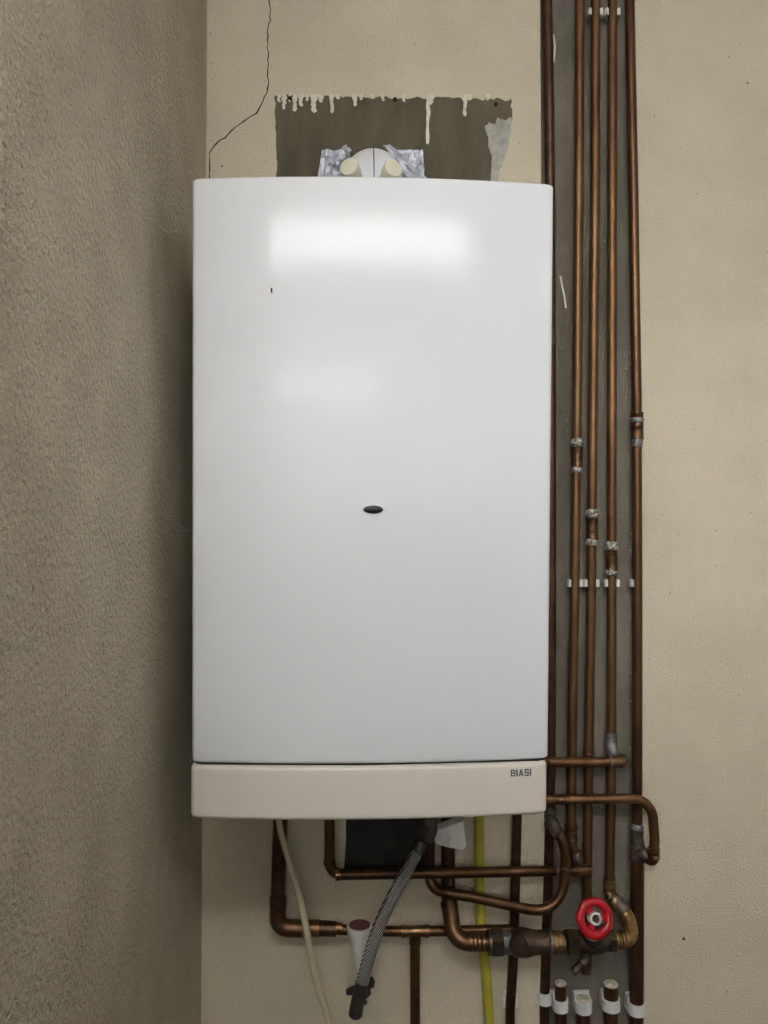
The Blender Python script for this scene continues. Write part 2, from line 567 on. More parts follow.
for c in 'BIASI':
    g = GL[c]
    if g == 'A':
        quads = [[(0, 0), (.28, 0), (.64, 1), (.36, 1)], [(.72, 0), (1, 0), (.64, 1), (.36, 1)], [(.2, .18), (.8, .18), (.74, .36), (.26, .36)]]
    else:
        quads = [[(a, b), (d, b), (d, e), (a, e)] for a, b, d, e in g]
    for q in quads:
        pts = []
        for (u, v) in q:
            X = pa.x + (cx + u * WID[c]) * sx
            pts.append(Vector((X, panel_y(X) - 0.0005, pa.z + v * hz)))
        prism(bm, pts, Vector((0, 0.0012, 0)))
    cx += WID[c] + 0.22
obj('lettering', bm, 'logo', lower, smooth=False)

# ------------------------------------------------------------------ flue
FX = at(373, 160, -0.12).x
FR = 0.043
ZA = at(373, 145.6, -0.125).z - FR
flue = thing('flue_elbow', 'white round flue elbow on top of the boiler with two cream caps', 'flue pipe', Vector((FX, -0.15, ZT)))
path = fillet([Vector((FX, -0.15, ZT - 0.10)), Vector((FX, -0.15, ZA)), Vector((FX, -0.002, ZA))], 0.055, 16)
bm = BM(); tube(bm, path, FR, 40); obj('elbow', bm, 'flue', flue)
bm = BM()
outer = fillet([Vector((FX, -0.15 - FR, ZT - 0.12)), Vector((FX, -0.15 - FR, ZA + FR)), Vector((FX, -0.004, ZA + FR))], 0.055 + FR, 22)
tube(bm, outer, 0.0006, 8); obj('seam', bm, 'crack', flue)
bm = BM(); lathe(bm, Vector((FX, -0.15, ZT - 0.003)), Vector((0, 0, 1)), [(0, 0.055), (0.012, 0.055), (0.014, 0.051), (0.014, FR)], 40); obj('flange', bm, 'flue', flue)
for sgn, px, py in ((-1, 348.6, 166.2), (1, 393.9, 167.6)):
    d = Vector((sgn * 0.34, -0.90, 0.16)).normalized()
    p = at(px, py, -0.212)
    bm = BM()
    lathe(bm, p, d, [(-0.055, 0.0095), (-0.016, 0.0095), (-0.015, 0.0122), (-0.0025, 0.0126), (-0.0005, 0.0118), (0, 0.0105)], 28)
    obj('test_cap', bm, 'cap', flue)


def crumple(pxs, Y, name, label, seed):
    """crumpled foil: a subdivided quad pressed into creases, with real thickness"""
    root = at(*pxs[0], Y)
    bm = BM()
    n = 14
    P = [at(x, y, Y) for x, y in pxs]
    g = []
    for i in range(n + 1):
        row = []
        for j in range(n + 1):
            u, v = i / n, j / n
            p = (P[0] * (1 - u) + P[1] * u) * (1 - v) + (P[3] * (1 - u) + P[2] * u) * v
            h = noise.noise(p * 95 + Vector((seed, 0, 0))) * 0.006 + noise.noise(p * 240 + Vector((seed, 3, 0))) * 0.0025
            e = 0.0016
            row.append(bm.verts.new(p + Vector((noise.noise(p * 300 + Vector((9, seed, 0))) * e, -abs(h), noise.noise(p * 300 + Vector((seed, 5, 1))) * e))))
        g.append(row)
    for i in range(n):
        for j in range(n):
            a, b, c, d = g[i][j], g[i + 1][j], g[i + 1][j + 1], g[i][j + 1]
            if (i + j + seed) % 2:
                bm.faces.new((a, b, c)); bm.faces.new((a, c, d))
            else:
                bm.faces.new((a, b, d)); bm.faces.new((b, c, d))
    r = bmesh.ops.extrude_face_region(bm, geom=bm.faces[:])
    bmesh.ops.translate(bm, verts=[e for e in r['geom'] if isinstance(e, bmesh.types.BMVert)], vec=Vector((0, 0.0009, 0)))
    o = obj(name, bm, 'foil', smooth=False, loc=root)
    return tag(o, label, 'tape', 'foil tape round the flue')


crumple([(322, 151), (350, 150), (352, 196), (314, 198)], -0.004, 'foil_tape', 'crumpled silver foil square stuck to wall at left of the flue', 2)
crumple([(345, 145), (352, 150), (337, 167), (328, 160)], -0.013, 'foil_tape', 'small silver foil strip pointing up-left beside the left cream cap', 5)
crumple([(396, 150.5), (423, 150), (425, 196), (398, 198)], -0.004, 'foil_tape', 'crumpled silver foil square stuck to wall at right of the flue', 4)
crumple([(383, 145), (392, 146), (441, 192), (418, 194)], -0.013, 'foil_tape', 'long silver foil strip slanting down right across the right foil square', 7)

# ------------------------------------------------------------------ pipes
R15, R22, R18 = 0.0074, 0.0108, 0.0088


def V3(pts):
    return [at(*p) if isinstance(p, tuple) else p for p in pts]


def pipe(label, pts, r, m, bend=0.03, name='copper_pipe', cat='pipe', group='copper pipework'):
    P = V3(pts)
    low = min(P, key=lambda p: p.z)
    t = thing(name, label, cat, low, group)
    bm = BM(); tube(bm, fillet(P, bend), r, 22); obj('pipe_run', bm, m, t)
    return t


def collar(t, p, d, prof, m, name='coupling', seg=24, jitter=0.0):
    if isinstance(p, tuple):
        p = at(*p)
    bm = BM(); lathe(bm, p, d, prof, seg, jitter); return obj(name, bm, m, t)


UP = Vector((0, 0, 1))
EX = Vector((1, 0, 0))


def coup(r, L):
    a = r * 1.24
    return [(-L / 2, r * 1.0), (-L / 2, a * 1.04), (-L / 2 + .002, a * 1.06), (-L / 2 + .003, a), (-L * .2, a), (-L * .18, a * .93), (-L * .13, a * .93), (-L * .11, a),
            (L * .11, a), (L * .13, a * .93), (L * .18, a * .93), (L * .2, a), (L / 2 - .003, a), (L / 2 - .002, a * 1.06), (L / 2, a * 1.04), (L / 2, r)]


def blob(r, L, k=1.2):
    return [(-L / 2, r), (-L * .4, r * (k - .04)), (-L * .2, r * k), (0, r * (k + .05)), (L * .15, r * k), (L * .3, r * (k - .1)), (L / 2, r)]


def top_of(px, Y):
    p = at(px, 0, Y); p.z = H - 0.002; return p


def foot_of(px, Y):
    p = at(px, 1024, Y); p.z = 0.002; return p


YP = 0.0015
p1 = pipe('dark brown copper pipe up the left edge of the wall recess, mostly hidden behind boiler',
          [top_of(546.6, YP), (547.2, 0, YP), (549, 100, YP), (550.3, 200, YP), (551, 450, YP), (551, 700, YP), (550.2, 800, YP), (547.5, 900, YP), (544.2, 1000, YP), foot_of(543.6, YP)], R15 * 1.06, 'copper_dark', 0.2)
p2 = pipe('leftmost of the three bright copper pipes in the recess, its coupling highest',
          [top_of(580.8, YP), (580, 0, YP), (578.6, 200, YP), (577, 400, YP), (574.6, 600, YP), (572.2, 720, YP), (571, 838, YP), (573.5, 851, YP), (583, 869, YP)], R15, 'copper', 0.02)
p3 = pipe('middle one of the three bright copper pipes, going down behind the red handwheel',
          [top_of(595.8, YP), (595.4, 0, YP), (594.9, 200, YP), (592.9, 400, YP), (591, 600, YP), (588.2, 790, YP), (587, 870, YP), (587, 945, YP)], R15, 'copper', 0.2)
p4 = pipe('rightmost of the three bright copper pipes, curling into a bronze elbow by the handwheel',
          [top_of(612.5, YP), (612.4, 0, YP), (612, 200, YP), (611.6, 600, YP), (611, 790, YP), (609.3, 890, YP), (610.5, 899, -0.004)], R15, 'copper', 0.05)
p5 = pipe('brown copper pipe down the right edge of the wall recess beside the cream wall',
          [top_of(629, YP), (629.6, 0, YP), (633.5, 200, YP), (636.6, 400, YP), (637.3, 600, YP), (637.2, 830, YP)], R15 * 1.05, 'copper_brown', 0.3)
# p5 thick lower run
P = V3([(637.2, 858, YP), (637, 930, YP), (636.4, 1010, YP), foot_of(636, YP)])
bm = BM(); tube(bm, P, R22 * 0.98, 22); obj('thick_run', bm, 'copper_brown', p5)
collar(p5, (637.2, 426, YP), UP, coup(R15 * 1.05, 0.042), 'copper_brown')
collar(p5, (637.0, 420, YP), UP, blob(R15 * 1.05, 0.010, 1.38), 'solder', 'solder_ring', 24, 0.05)
collar(p5, (637.0, 441, YP), UP, blob(R15 * 1.05, 0.020, 1.12), 'solder', 'solder_ring', 24, 0.05)
collar(p5, (637.2, 846, YP), UP, [(-.021, R22 * .9), (-.021, R22 * 1.1), (-.018, R22 * 1.15), (-.014, R22 * 1.06), (.004, R22 * 1.02), (.012, R15 * 1.3), (.019, R15 * 1.28), (.022, R15 * 1.36), (.026, R15 * 1.3), (.027, R15)],
       'fitting', 'tee')
collar(p5, (637.2, 827, YP), UP, blob(R15, 0.012, 1.3), 'solder', 'solder_ring', 24, 0.05)

for t, px, ys, m in ((p2, 577, (443, 456, 469), 'copper_brown'), (p3, 592, (514, 528, 541), 'copper_brown'), (p4, 611.6, (546, 559, 571), 'copper_brown')):
    q = at(px, ys[1], YP)
    collar(t, (px, ys[1], YP), UP, coup(R15, 0.036), m)
    collar(t, (px, ys[0], YP), UP, blob(R15, 0.015, 1.34), 'verdigris', 'solder_ring', 28, 0.09)
    collar(t, (px - .3, ys[2], YP), UP, blob(R15, 0.014, 1.28), 'verdigris', 'solder_ring', 28, 0.09)
collar(p2, (571.3, 833, YP), UP, coup(R15, 0.022), 'copper')
collar(p2, (577.3, 858, YP), Vector((1, 0, -1.9)), blob(R15, 0.018, 1.25), 'fitting', 'solder_ring', 24, 0.05)
collar(p3, (588.8, 755, YP), UP, [(-.006, R15), (-.005, R15 * 1.2), (-.002, R15 * 1.25), (-.001, R15 * 1.12), (.001, R15 * 1.12), (.002, R15 * 1.25), (.005, R15 * 1.2), (.006, R15)], 'copper_ring', 'coupling')
collar(p4, (611.2, 739, YP), UP, coup(R15, 0.020), 'solder')
collar(p4, (612.3, 751, YP - 0.004), Vector((0.1, -0.2, -1)), blob(R15, 0.022, 1.2), 'solder', 'solder_ring', 24, 0.05)
collar(p4, (609.6, 886, YP), UP, coup(R15, 0.022), 'brass')

# upper branch: from under the boiler across to p4
YH1 = -0.0165
h1 = pipe('upper horizontal copper pipe level with the boiler seam, ending in an elbow in the recess',
          [at(497, 700, -0.075), at(497, 762.5, -0.075), (517, 762.5, -0.040), (548, 762, YH1), (600, 762.3, YH1), (621, 761, YH1), (622, 759, 0.018)], R15, 'copper', 0.013)
bm = BM(); tube(bm, fillet(V3([(610, 762.2, YH1), (621, 761, YH1), (622, 759.5, 0.014)]), 0.013), R15 * 1.2, 22); obj('elbow', bm, 'copper_ring', h1)
collar(h1, (611.6, 762, YH1), EX, [(-.0045, R15), (-.004, R15 * 1.22), (0, R15 * 1.18), (.004, R15 * 1.22), (.014, R15 * 1.2), (.0145, R15)], 'copper_ring', 'elbow_socket')
collar(h1, (610.6, 762, YH1), EX, blob(R15, 0.004, 1.3), 'solder', 'solder_ring')
# overflow branch that hooks down to p5
YH2 = -0.024
h2 = pipe('copper pipe from under the boiler that hooks down like a cane beside the cream wall',
          [at(476, 720, -0.135), at(476, 800, -0.135), (517, 800.5, -0.040), (548, 799.5, YH2), (600, 799, YH2), (651.5, 798.5, YH2), (654.6, 838, YH2), (653.6, 859, YH2), (642, 851, YP - 0.002)], R15, 'copper', 0.056)
collar(h2, (653.9, 852, YH2), UP, [(-.009, R15), (-.009, R15 * 1.2), (-.004, R15 * 1.2), (-.003, R15 * 1.1), (.0, R15 * 1.1), (.001, R15 * 1.22), (.006, R15 * 1.2), (.007, R15)], 'copper_ring', 'elbow_socket')
bm = BM(); tube(bm, fillet(V3([(653.8, 850, YH2), (653, 862, YH2), (645.5, 856, -0.012), (640, 849, -0.004)]), 0.012), R15 * 1.16, 20); obj('elbow', bm, 'copper_brown', h2)
collar(h2, (644.5, 855, -0.012), Vector((-1, 0.9, 0.5)), blob(R15, 0.018, 1.35), 'fitting', 'solder_ring', 24, 0.06)
for k in range(6):
    collar(h2, (552 + k * 3.2, 799.5, YH2), EX, [(-.0012, R15), (-.0006, R15 * 1.05), (.0006, R15 * 1.05), (.0012, R15)], 'copper_brown', 'bend_ridge')

# long return pipe under the boiler
h3 = pipe('long horizontal copper pipe under the boiler from left elbow across to the recess',
          [at(329.5, 745, -0.055), at(329.5, 820, -0.055), (329.5, 874.5, -0.055), (440, 873, -0.039), (524, 871.4, -0.0315), (556, 870.9, -0.0165), (590, 870, -0.004)], R15 * 1.04, 'copper_brown', 0.019)
collar(h3, (329.5, 862, -0.055), UP, [(-.004, R15), (-.003, R15 * 1.2), (.004, R15 * 1.2), (.005, R15)], 'copper_brown', 'elbow_socket')
collar(h3, (338.5, 874.4, -0.0536), EX, [(-.005, R15), (-.004, R15 * 1.2), (.003, R15 * 1.22), (.004, R15)], 'copper_ring', 'elbow_socket')
collar(h3, (557, 870.9, -0.0162), EX, [(-.005, R15), (-.004, R15 * 1.15), (.006, R15 * 1.15), (.007, R15)], 'solder', 'solder_ring', 24, 0.03)
collar(h3, (580, 870.3, -0.0077), EX, [(-.012, R15), (-.011, R15 * 1.2), (.010, R15 * 1.2), (.012, R15)], 'copper', 'tee')

# U-bend passing in front
c1 = pipe('curved copper pipe swinging in a long U from under the boiler to the recess',
          smooth_curve(V3([(430.5, 745, -0.030), (430.5, 800, -0.026), (429.6, 868, -0.022), (430.6, 881, -0.024), (436.5, 889.5, -0.030), (450, 893, -0.0365), (474, 897.5, -0.038), (511, 905.5, -0.038),
                       (530, 909.5, -0.038), (543, 909.3, -0.038), (554, 903.5, -0.037), (561.5, 893, -0.036), (564.8, 878, -0.036), (565.2, 858, -0.036), (564.0, 847, -0.036), (560.5, 837, -0.034), (555, 828, -0.026), (551.5, 821, -0.012), (550.2, 817, 0.0)]), 6),
          R15 * 1.02, 'copper_brown', 0.001)
collar(p1, (550, 816, YP), UP, coup(R15 * 1.06, 0.030), 'fitting', 'tee')
collar(c1, (555.6, 829, -0.0275), at(551.5, 821, -0.012) - at(559, 834, -0.033), [(-.014, R15), (-.013, R15 * 1.25), (.004, R15 * 1.3), (.007, R15 * 1.45), (.014, R15 * 1.45), (.018, R15)], 'fitting', 'union', 24, 0.02)
collar(c1, (565.1, 868, -0.036), UP, [(-.003, R15), (-.002, R15 * 1.1), (.002, R15 * 1.1), (.003, R15)], 'copper_ring', 'solder_ring')

# left heating pipe: down, elbow, along, tee and drop
YL = -0.034
l1 = pipe('thick dark copper pipe dropping below the left of the boiler and turning right',
          [at(280.5, 740, YL), (280.3, 820, YL), (277.8, 900, YL), (277.6, 928, YL), (320, 928.3, YL), (336, 929, YL)], R22, 'copper_dark', 0.026)
collar(l1, (278, 902, YL), UP, [(-.010, R22), (-.010, R22 * 1.14), (.008, R22 * 1.16), (.010, R22)], 'copper_dark', 'elbow_socket')
bm = BM(); tube(bm, fillet(V3([(277.8, 906, YL), (277.6, 928, YL), (302, 928.3, YL)]), 0.024), R22 * 1.13, 24); obj('elbow', bm, 'copper_brown', l1)
collar(l1, (311, 928.3, YL), EX, [(-.014, R22), (-.014, R22 * 1.15), (-.010, R22 * 1.17), (-.008, R22 * 1.09), (.006, R22 * 1.09), (.010, R22 * 1.16), (.012, R22 * 1.16), (.012, R22 * .96), (.016, R22 * .9), (.016, R22 * .98), (.022, R22 * .9), (.034, R15 * 1.1), (.046, R15)],
       'copper_ring', 'reducer')
lt = V3([(330, 929, YL), (375, 931, -0.029), (415, 931.3, -0.027), (470, 930.5, -0.0265), (512, 929.5, -0.020)])
bm = BM(); tube(bm, lt, R15, 20); obj('thin_run', bm, 'copper_brown', l1)
q = at(415, 931.2, -0.027)
collar(l1, q, EX, [(-.021, R15), (-.021, R15 * 1.2), (-.017, R15 * 1.25), (-.013, R15 * 1.12), (.013, R15 * 1.12), (.017, R15 * 1.25), (.021, R15 * 1.2), (.021, R15)], 'copper_ring', 'tee')
q2 = foot_of(415, -0.024)
bm = BM(); tube(bm, [q, at(415, 960, -0.027), q2], R15 * 1.02, 20); obj('drop_run', bm, 'copper_brown', l1)
collar(l1, (415, 940, -0.027), UP, [(-.006, R15), (-.005, R15 * 1.2), (.008, R15 * 1.2), (.008, R15)], 'copper_brown', 'tee_socket')

# thin dark pipe right of the yellow one
Y0 = -0.0145
p0 = pipe('dark thin copper pipe dropping between the yellow pipe and the recess',
          [at(496, 725, -0.016), at(496, 751, -0.016), (517.6, 751, Y0), (517, 815, Y0), (516, 860, Y0), (513.2, 960, Y0), (510.2, 1010, Y0), foot_of(509, Y0)], R15, 'copper_dark', 0.03)
# yellow gas pipe
yl = pipe('yellow coated gas pipe coming down behind the copper pipes', [at(477.5, 740, -0.0085), (479, 820, -0.0085), (479.3, 880, -0.0085), (481, 925, -0.0085), (486, 975, -0.0085), (489.5, 1020, -0.0085), foot_of(491, -0.0085)],
          0.0076, 'yellow', 0.25, 'gas_pipe', 'pipe', None)
# main water pipe into the stop valve
v1 = pipe('thick dark pipe from under the boiler with bronze elbow turning into the stop valve',
          [at(448, 745, -0.0145), (448, 850, -0.0145), (448.3, 898, -0.018), (455, 942.5, -0.057), (486, 942, -0.053), (497, 942.5, -0.052)], R22 * 0.98, 'copper_dark', 0.020)
bm = BM(); tube(bm, fillet(V3([(449.6, 908, -0.027), (455, 942.5, -0.057), (486, 942, -0.053)]), 0.022), R22 * 1.1, 24); obj('elbow', bm, 'copper_brown', v1)
collar(v1, (449.2, 905, -0.0243), at(448.3, 898, -0.018) - at(452, 922, -0.039), [(-.006, R22), (-.006, R22 * 1.16), (.004, R22 * 1.18), (.006, R22)], 'copper_dark', 'elbow_socket')
for k in range(4):
    collar(v1, (470.5 + k * 4.3, 942.1, -0.0545), EX, [(-.0028, R22), (-.002, R22 * 1.22), (.0012, R22 * 1.22), (.0028, R22)], 'copper_ring', 'socket_ridge')

# stubs cut off above the floor, each in its clip
stub_grp = 'capped pipe stubs'
YB2 = 0.003


def stub(px, ytop, r, label, tilt=0.0):
    t = thing('pipe_stub', label, 'pipe', foot_of(px, YB2), stub_grp)
    a = at(px, ytop, YB2)
    bm = BM(); tube(bm, [foot_of(px, YB2), a], r, 24); obj('pipe_run', bm, 'copper_brown', t)
    bm = BM(); lathe(bm, a - UP * 0.001, UP, [(0, r * 0.95), (0.0025, r * 1.02), (0.0045, r * 0.9), (0.006, r * 0.5)], 24, 0.05); obj('end_filling', bm, 'putty', t)
    return t


stub(560.6, 984, 0.0088, 'slim cut-off pipe stub with pale filled end, next to the dark recess-edge pipe')
stub(583.2, 1000, 0.0105, 'shortest cut-off pipe stub, its pale filled end level with its white clip')
stub(610.8, 985, 0.0110, 'thick cut-off pipe stub with pale filled end, directly left of the recess-right pipe')

# ------------------------------------------------------------------ clips
def ring_part(bm, r0, r1, z0, z1, a0, a1, n=22):
    V = []
    for k in range(n + 1):
        a = a0 + (a1 - a0) * k / n
        c, s = math.cos(a), math.sin(a)
        V.append([bm.verts.new((r * c, r * s, z)) for r, z in ((r0, z0), (r1, z0), (r1, z1), (r0, z1))])
    for a, b in zip(V, V[1:]):
        for k in range(4):
            bm.faces.new((a[k], a[(k + 1) % 4], b[(k + 1) % 4], b[k]))
    bm.faces.new(V[0]); bm.faces.new(V[-1][::-1])


def make_clip():
    t = bpy.data.objects.new('pipe_clip', None); COL.objects.link(t); t.empty_display_size = 0.01
    bm = BM(); ring_part(bm, 0.0076, 0.0124, -0.0056, 0.0056, R(-28), R(208)); obj('clip_jaw', bm, 'white_clip', t, angle=30)
    bm = BM(); box(bm, (-0.0062, 0.0098, -0.006), (0.0062, 0.0172, 0.006), 0.0008); obj('clip_base', bm, 'white_clip', t, smooth=False)
    return t


def copy_thing(t):
    c = t.copy(); COL.objects.link(c)
    for ch in t.children:
        d = ch.copy(); COL.objects.link(d); d.parent = c
    return c


clip0 = make_clip()
used = [0]


def place_clip(px, py, label, group, Y=YP, src=clip0):
    o = src if not used[0] else copy_thing(src)
    used[0] = 1
    o.location = at(px, py, Y)
    tag(o, label, 'pipe clip', group)


G1, G2 = 'white clips near the ceiling', 'row of white clips right of the boiler'
place_clip(595.2, 13, 'white clip near the top of the photo on the middle bright copper pipe', G1)
place_clip(612.3, 13, 'white clip near the top of the photo on the rightmost bright copper pipe', G1)
place_clip(574.8, 583, 'first white clip from the boiler in the row of four beside it', G2)
place_clip(591.2, 583, 'second white clip from the boiler in the row of four beside it', G2)
place_clip(611.6, 583, 'third white clip from the boiler in the row of four beside it', G2)
pq = at(637.3, 583, YP)
t = thing('pipe_clip', 'white clip mostly hidden behind the brown pipe at the right end of row', 'pipe clip', pq, G2)
bm = BM(); ring_part(bm, 0.0080, 0.0128, -0.0056, 0.0056, R(80), R(212)); bmesh.ops.translate(bm, verts=bm.verts, vec=pq); obj('clip_jaw', bm, 'white_clip', t, angle=30)
bm = BM(); box(bm, pq + Vector((-0.0062, 0.0098, -0.006)), pq + Vector((0.005, 0.0172, 0.006)), 0.0008); obj('clip_base', bm, 'white_clip', t, smooth=False)

G3 = 'white strap clips at the bottom'


def strap(px, py, r, label, Y=YB2, h=0.017):
    p = at(px, py, Y)
    t = thing('strap_clip', label, 'pipe clip', p, G3)
    bm = BM(); ring_part(bm, r, r + 0.0026, -h / 2, h / 2, R(0), R(-180), 26)
    bmesh.ops.translate(bm, verts=bm.verts, vec=p); obj('strap_band', bm, 'white_clip', t, angle=30)
    bm = BM(); ys = CH - 0.0035 - Y
    for s in (-1, 1):
        x0, x1 = sorted((s * r, s * (r + 0.0026)))
        box(bm, p + Vector((x0, -0.001, -h / 2 + (0.004 if s > 0 else 0))), p + Vector((x1, ys, h / 2 + (0.006 if s < 0 else 0))), 0.0005)
    box(bm, p + Vector((-r - 0.0026, ys - 0.003, -h / 2)), p + Vector((r + 0.0026, ys, h / 2 + 0.006)), 0.0005)
    obj('clip_cradle', bm, 'white_clip', t, smooth=False)
    return t


strap(544.3, 997, R15 * 1.06 + .0004, 'white strap clip round the dark pipe at the recess left edge', YP)
strap(560.4, 1004, 0.0092, 'white strap clip round the slim cut-off pipe stub')
strap(583.2, 1005, 0.0109, 'white strap clip round the shortest cut-off pipe stub')
strap(610.8, 1003, 0.0114, 'white strap clip round the thick cut-off stub left of recess-right pipe')
strap(636.5, 1007, R22 + .0004, 'white strap clip round the brown pipe at the recess right edge', YP)
# partial clip behind the dark thin pipe
pq = at(510.6, 1002, Y0)
t = thing('pipe_clip', 'white plaster-stuck clip behind the dark thin pipe, cut by the bottom of photo', 'pipe clip', pq, None)
bm = BM(); ring_part(bm, 0.0077, 0.0112, -0.009, 0.009, R(5), R(175)); bmesh.ops.translate(bm, verts=bm.verts, vec=pq); obj('clip_jaw', bm, 'white_clip', t, angle=30)
bm = BM(); box(bm, pq + Vector((-0.008, 0.009, -0.008)), pq + Vector((0.008, 0.0143, 0.010)), 0.001); obj('clip_base', bm, 'white_clip', t, smooth=False)

# ------------------------------------------------------------------ stop valve
YV = -0.053
c0 = at(520, 942.5, YV)
valve = thing('stop_valve', 'brass stop valve with red handwheel and drain spout below the boiler', 'valve', at(590, 960, YV))
S = 1.137 / FPX                   # metres per pixel at the valve


def vp(px, py=942.5, Y=YV):
    return at(px, py, Y)


def hexlathe(p, d, r, L, m, name, ch=0.0015):
    collar(valve, p, d, [(-L / 2, r * .86), (-L / 2 + ch, r), (L / 2 - ch, r), (L / 2, r * .86)], m, name, 6)


hexlathe(vp(497), EX, 0.0205, 0.017, 'brass_dark', 'union_nut')
collar(valve, vp(489.8), EX, [(-.003, R22), (-.003, .0170), (.002, .0175), (.003, .0150)], 'brass_dark', 'nut_collar')
collar(valve, vp(506), EX, [(-.007, .0145), (-.006, .0162), (.006, .0162), (.009, .0140)], 'grey_metal', 'sleeve')
collar(valve, vp(522), EX, [(-.0190, .0125), (-.0175, .0160), (-.012, .0188), (-.004, .0203), (.004, .0203), (.012, .0188), (.018, .0170), (.021, .0166), (.038, .0166), (.040, .0145)], 'brass_dark', 'valve_body', 32)
collar(valve, at(518, 943.5, YV - 0.012), Vector((-0.05, -1, 0.0)), [(0, .0135), (.009, .0135), (.0105, .0125), (.0105, .0110), (.013, .0105), (.0135, .0085)], 'brass_dark', 'check_plug', 32)
collar(valve, vp(549.5), EX, [(-.0014, .0165), (-.0012, .0184), (.0012, .0184), (.0014, .0165)], 'solder', 'washer', 32)
collar(valve, vp(557), EX, [(-.010, .0150), (-.009, .0166), (-.003, .0166), (-.002, .0148), (.000, .0148), (.001, .0160), (.0055, .0160), (.0065, .0145), (.010, .0145)], 'brass', 'threaded_sleeve', 32)
hexlathe(vp(571.5, 942), EX, 0.0190, 0.017, 'brass_dark', 'union_nut')
collar(valve, vp(592, 941), EX, [(-.024, .0130), (-.022, .0150), (-.012, .0172), (0, .0182), (.012, .0172), (.020, .0150), (.024, .0140)], 'brass_dark', 'gate_body', 32)
hexlathe(vp(611, 941), EX, 0.0165, 0.012, 'brass_dark', 'union_nut')
# bonnet and spindle towards the wheel
wc = at(594.6, 918.3, -0.112)
b0 = vp(592, 941)
ax = (wc - b0)
Lw = ax.length
ax.normalize()
collar(valve, b0, ax, [(0, .0150), (Lw * .28, .0140), (Lw * .30, .0165), (Lw * .52, .0165), (Lw * .54, .0120), (Lw * .72, .0115), (Lw * .74, .0060), (Lw - .006, .0056)], 'brass_dark', 'bonnet', 28)
# handwheel
wn = Vector((0.10, -0.93, 0.30)).normalized()
u, v = frame(wn)
bm = BM()
RW, rw = 0.0208, 0.0060
seg, sub = 96, 14
rings = []
for k in range(seg):
    a = 2 * math.pi * k / seg
    lobe = 1 + 0.020 * math.cos(7 * a + 0.6)
    e = u * math.cos(a) + v * math.sin(a)
    c = wc + e * (RW * lobe)
    rings.append([bm.verts.new(c + (e * math.cos(b) * rw * 1.02 + wn * math.sin(b) * rw * 0.78)) for b in [2 * math.pi * j / sub for j in range(sub)]])
for k in range(seg):
    for j in range(sub):
        bm.faces.new((rings[k][j], rings[(k + 1) % seg][j], rings[(k + 1) % seg][(j + 1) % sub], rings[k][(j + 1) % sub]))
wheel = obj('handwheel', bm, 'red', valve, angle=80)
bm = BM()
for k in range(3):
    a = R(62 + 120 * k)
    e = u * math.cos(a) + v * math.sin(a)
    f = u * -math.sin(a) + v * math.cos(a)
    lo = wc - wn * 0.004
    prism(bm, [lo + e * .006 + f * .0042, lo + e * .0175 + f * .0050, lo + e * .0175 - f * .0050, lo + e * .006 - f * .0042], wn * 0.004)
obj('spokes', bm, 'red', wheel, smooth=False)
bm = BM(); lathe(bm, wc - wn * 0.006, wn, [(0, .0088), (.0105, .0088), (.0115, .0080), (.0115, .0056), (.009, .0050)], 32); obj('hub_washer', bm, 'white_hub', wheel)
bm = BM(); lathe(bm, wc - wn * 0.004, wn, [(0, .0050), (.0088, .0050), (.0100, .0042)], 6); obj('spindle_nut', bm, 'brass_dark', wheel)
# drain cock
collar(valve, at(587, 947, -0.055), at(586, 975, -0.060) - at(587, 947, -0.055), [(0, .0095), (.018, .0095), (.0185, .0080), (.030, .0078), (.036, .0078), (.037, .0062)], 'brass_dark', 'drain_body')
q = at(585.5, 960, -0.062)
collar(valve, q, at(569, 976, -0.075) - q, [(0, .0068), (.010, .0072), (.0105, .0058), (.026, .0058), (.027, .0048)], 'brass_dark', 'drain_spout')

# elbow from valve up to p4
bm = BM()
tube(bm, fillet(V3([(613, 940.5, YV), (632.8, 939, -0.046), (627, 916, -0.020), (613.5, 900, -0.006)]), 0.020, 12), R18 * 1.28, 24)
el = obj('bronze_elbow', bm, 'brass', p4)
for k in range(4):
    collar(p4, (616 + k * 3.0, 940.2 - k * 0.4, YV + 0.001), EX, [(-.0022, R18 * 1.2), (-.0012, R18 * 1.42), (.0012, R18 * 1.42), (.0022, R18 * 1.2)], 'brass', 'socket_ridge')
collar(p4, (619, 905, -0.011), at(613, 899, -0.004) - at(626, 913, -0.018), [(-.014, R18 * 1.1), (-.013, R18 * 1.42), (-.004, R18 * 1.38), (.006, R18 * 1.30), (.014, R18 * 1.15), (.015, R15)], 'fitting', 'reducer')

# ------------------------------------------------------------------ braided hose
hp = smooth_curve(V3([(424, 838, -0.100), (416.5, 853, -0.105), (405.5, 873, -0.110), (391, 900, -0.115), (378.5, 928, -0.118), (369.5, 955, -0.118), (363, 980, -0.117), (358.5, 998, -0.116), (357, 1006, -0.116)]), 8)
hose = thing('hanging_hose', 'braided steel flexible hose hanging in a curve from under the boiler', 'hose', hp[-1])
bm = BM(); tube(bm, hp, [0.0082 + 0.0006 * min(1, i / 20) for i in range(len(hp))], 24); obj('braid_sleeve', bm, 'braid', hose)
fp = smooth_curve(V3([(362.6, 982, -0.117), (359, 996, -0.1162), (356.4, 1008, -0.116), (354.6, 1018.5, -0.116)]), 6)
n = len(fp)
bm = BM(); tube(bm, fp, [0.0094 if i < n - 4 else 0.0096 * math.sqrt(max(0.05, 1 - ((i - (n - 4)) / 3.2) ** 2)) for i in range(n)], 24); obj('end_ferrule', bm, 'ferrule', hose)
d0 = at(428, 824, -0.097) - at(417, 851, -0.105)
collar(hose, (420.5, 845, -0.1025), d0, [(-.010, .0085), (-.009, .0102), (.008, .0102), (.009, .0090)], 'ferrule', 'top_ferrule')
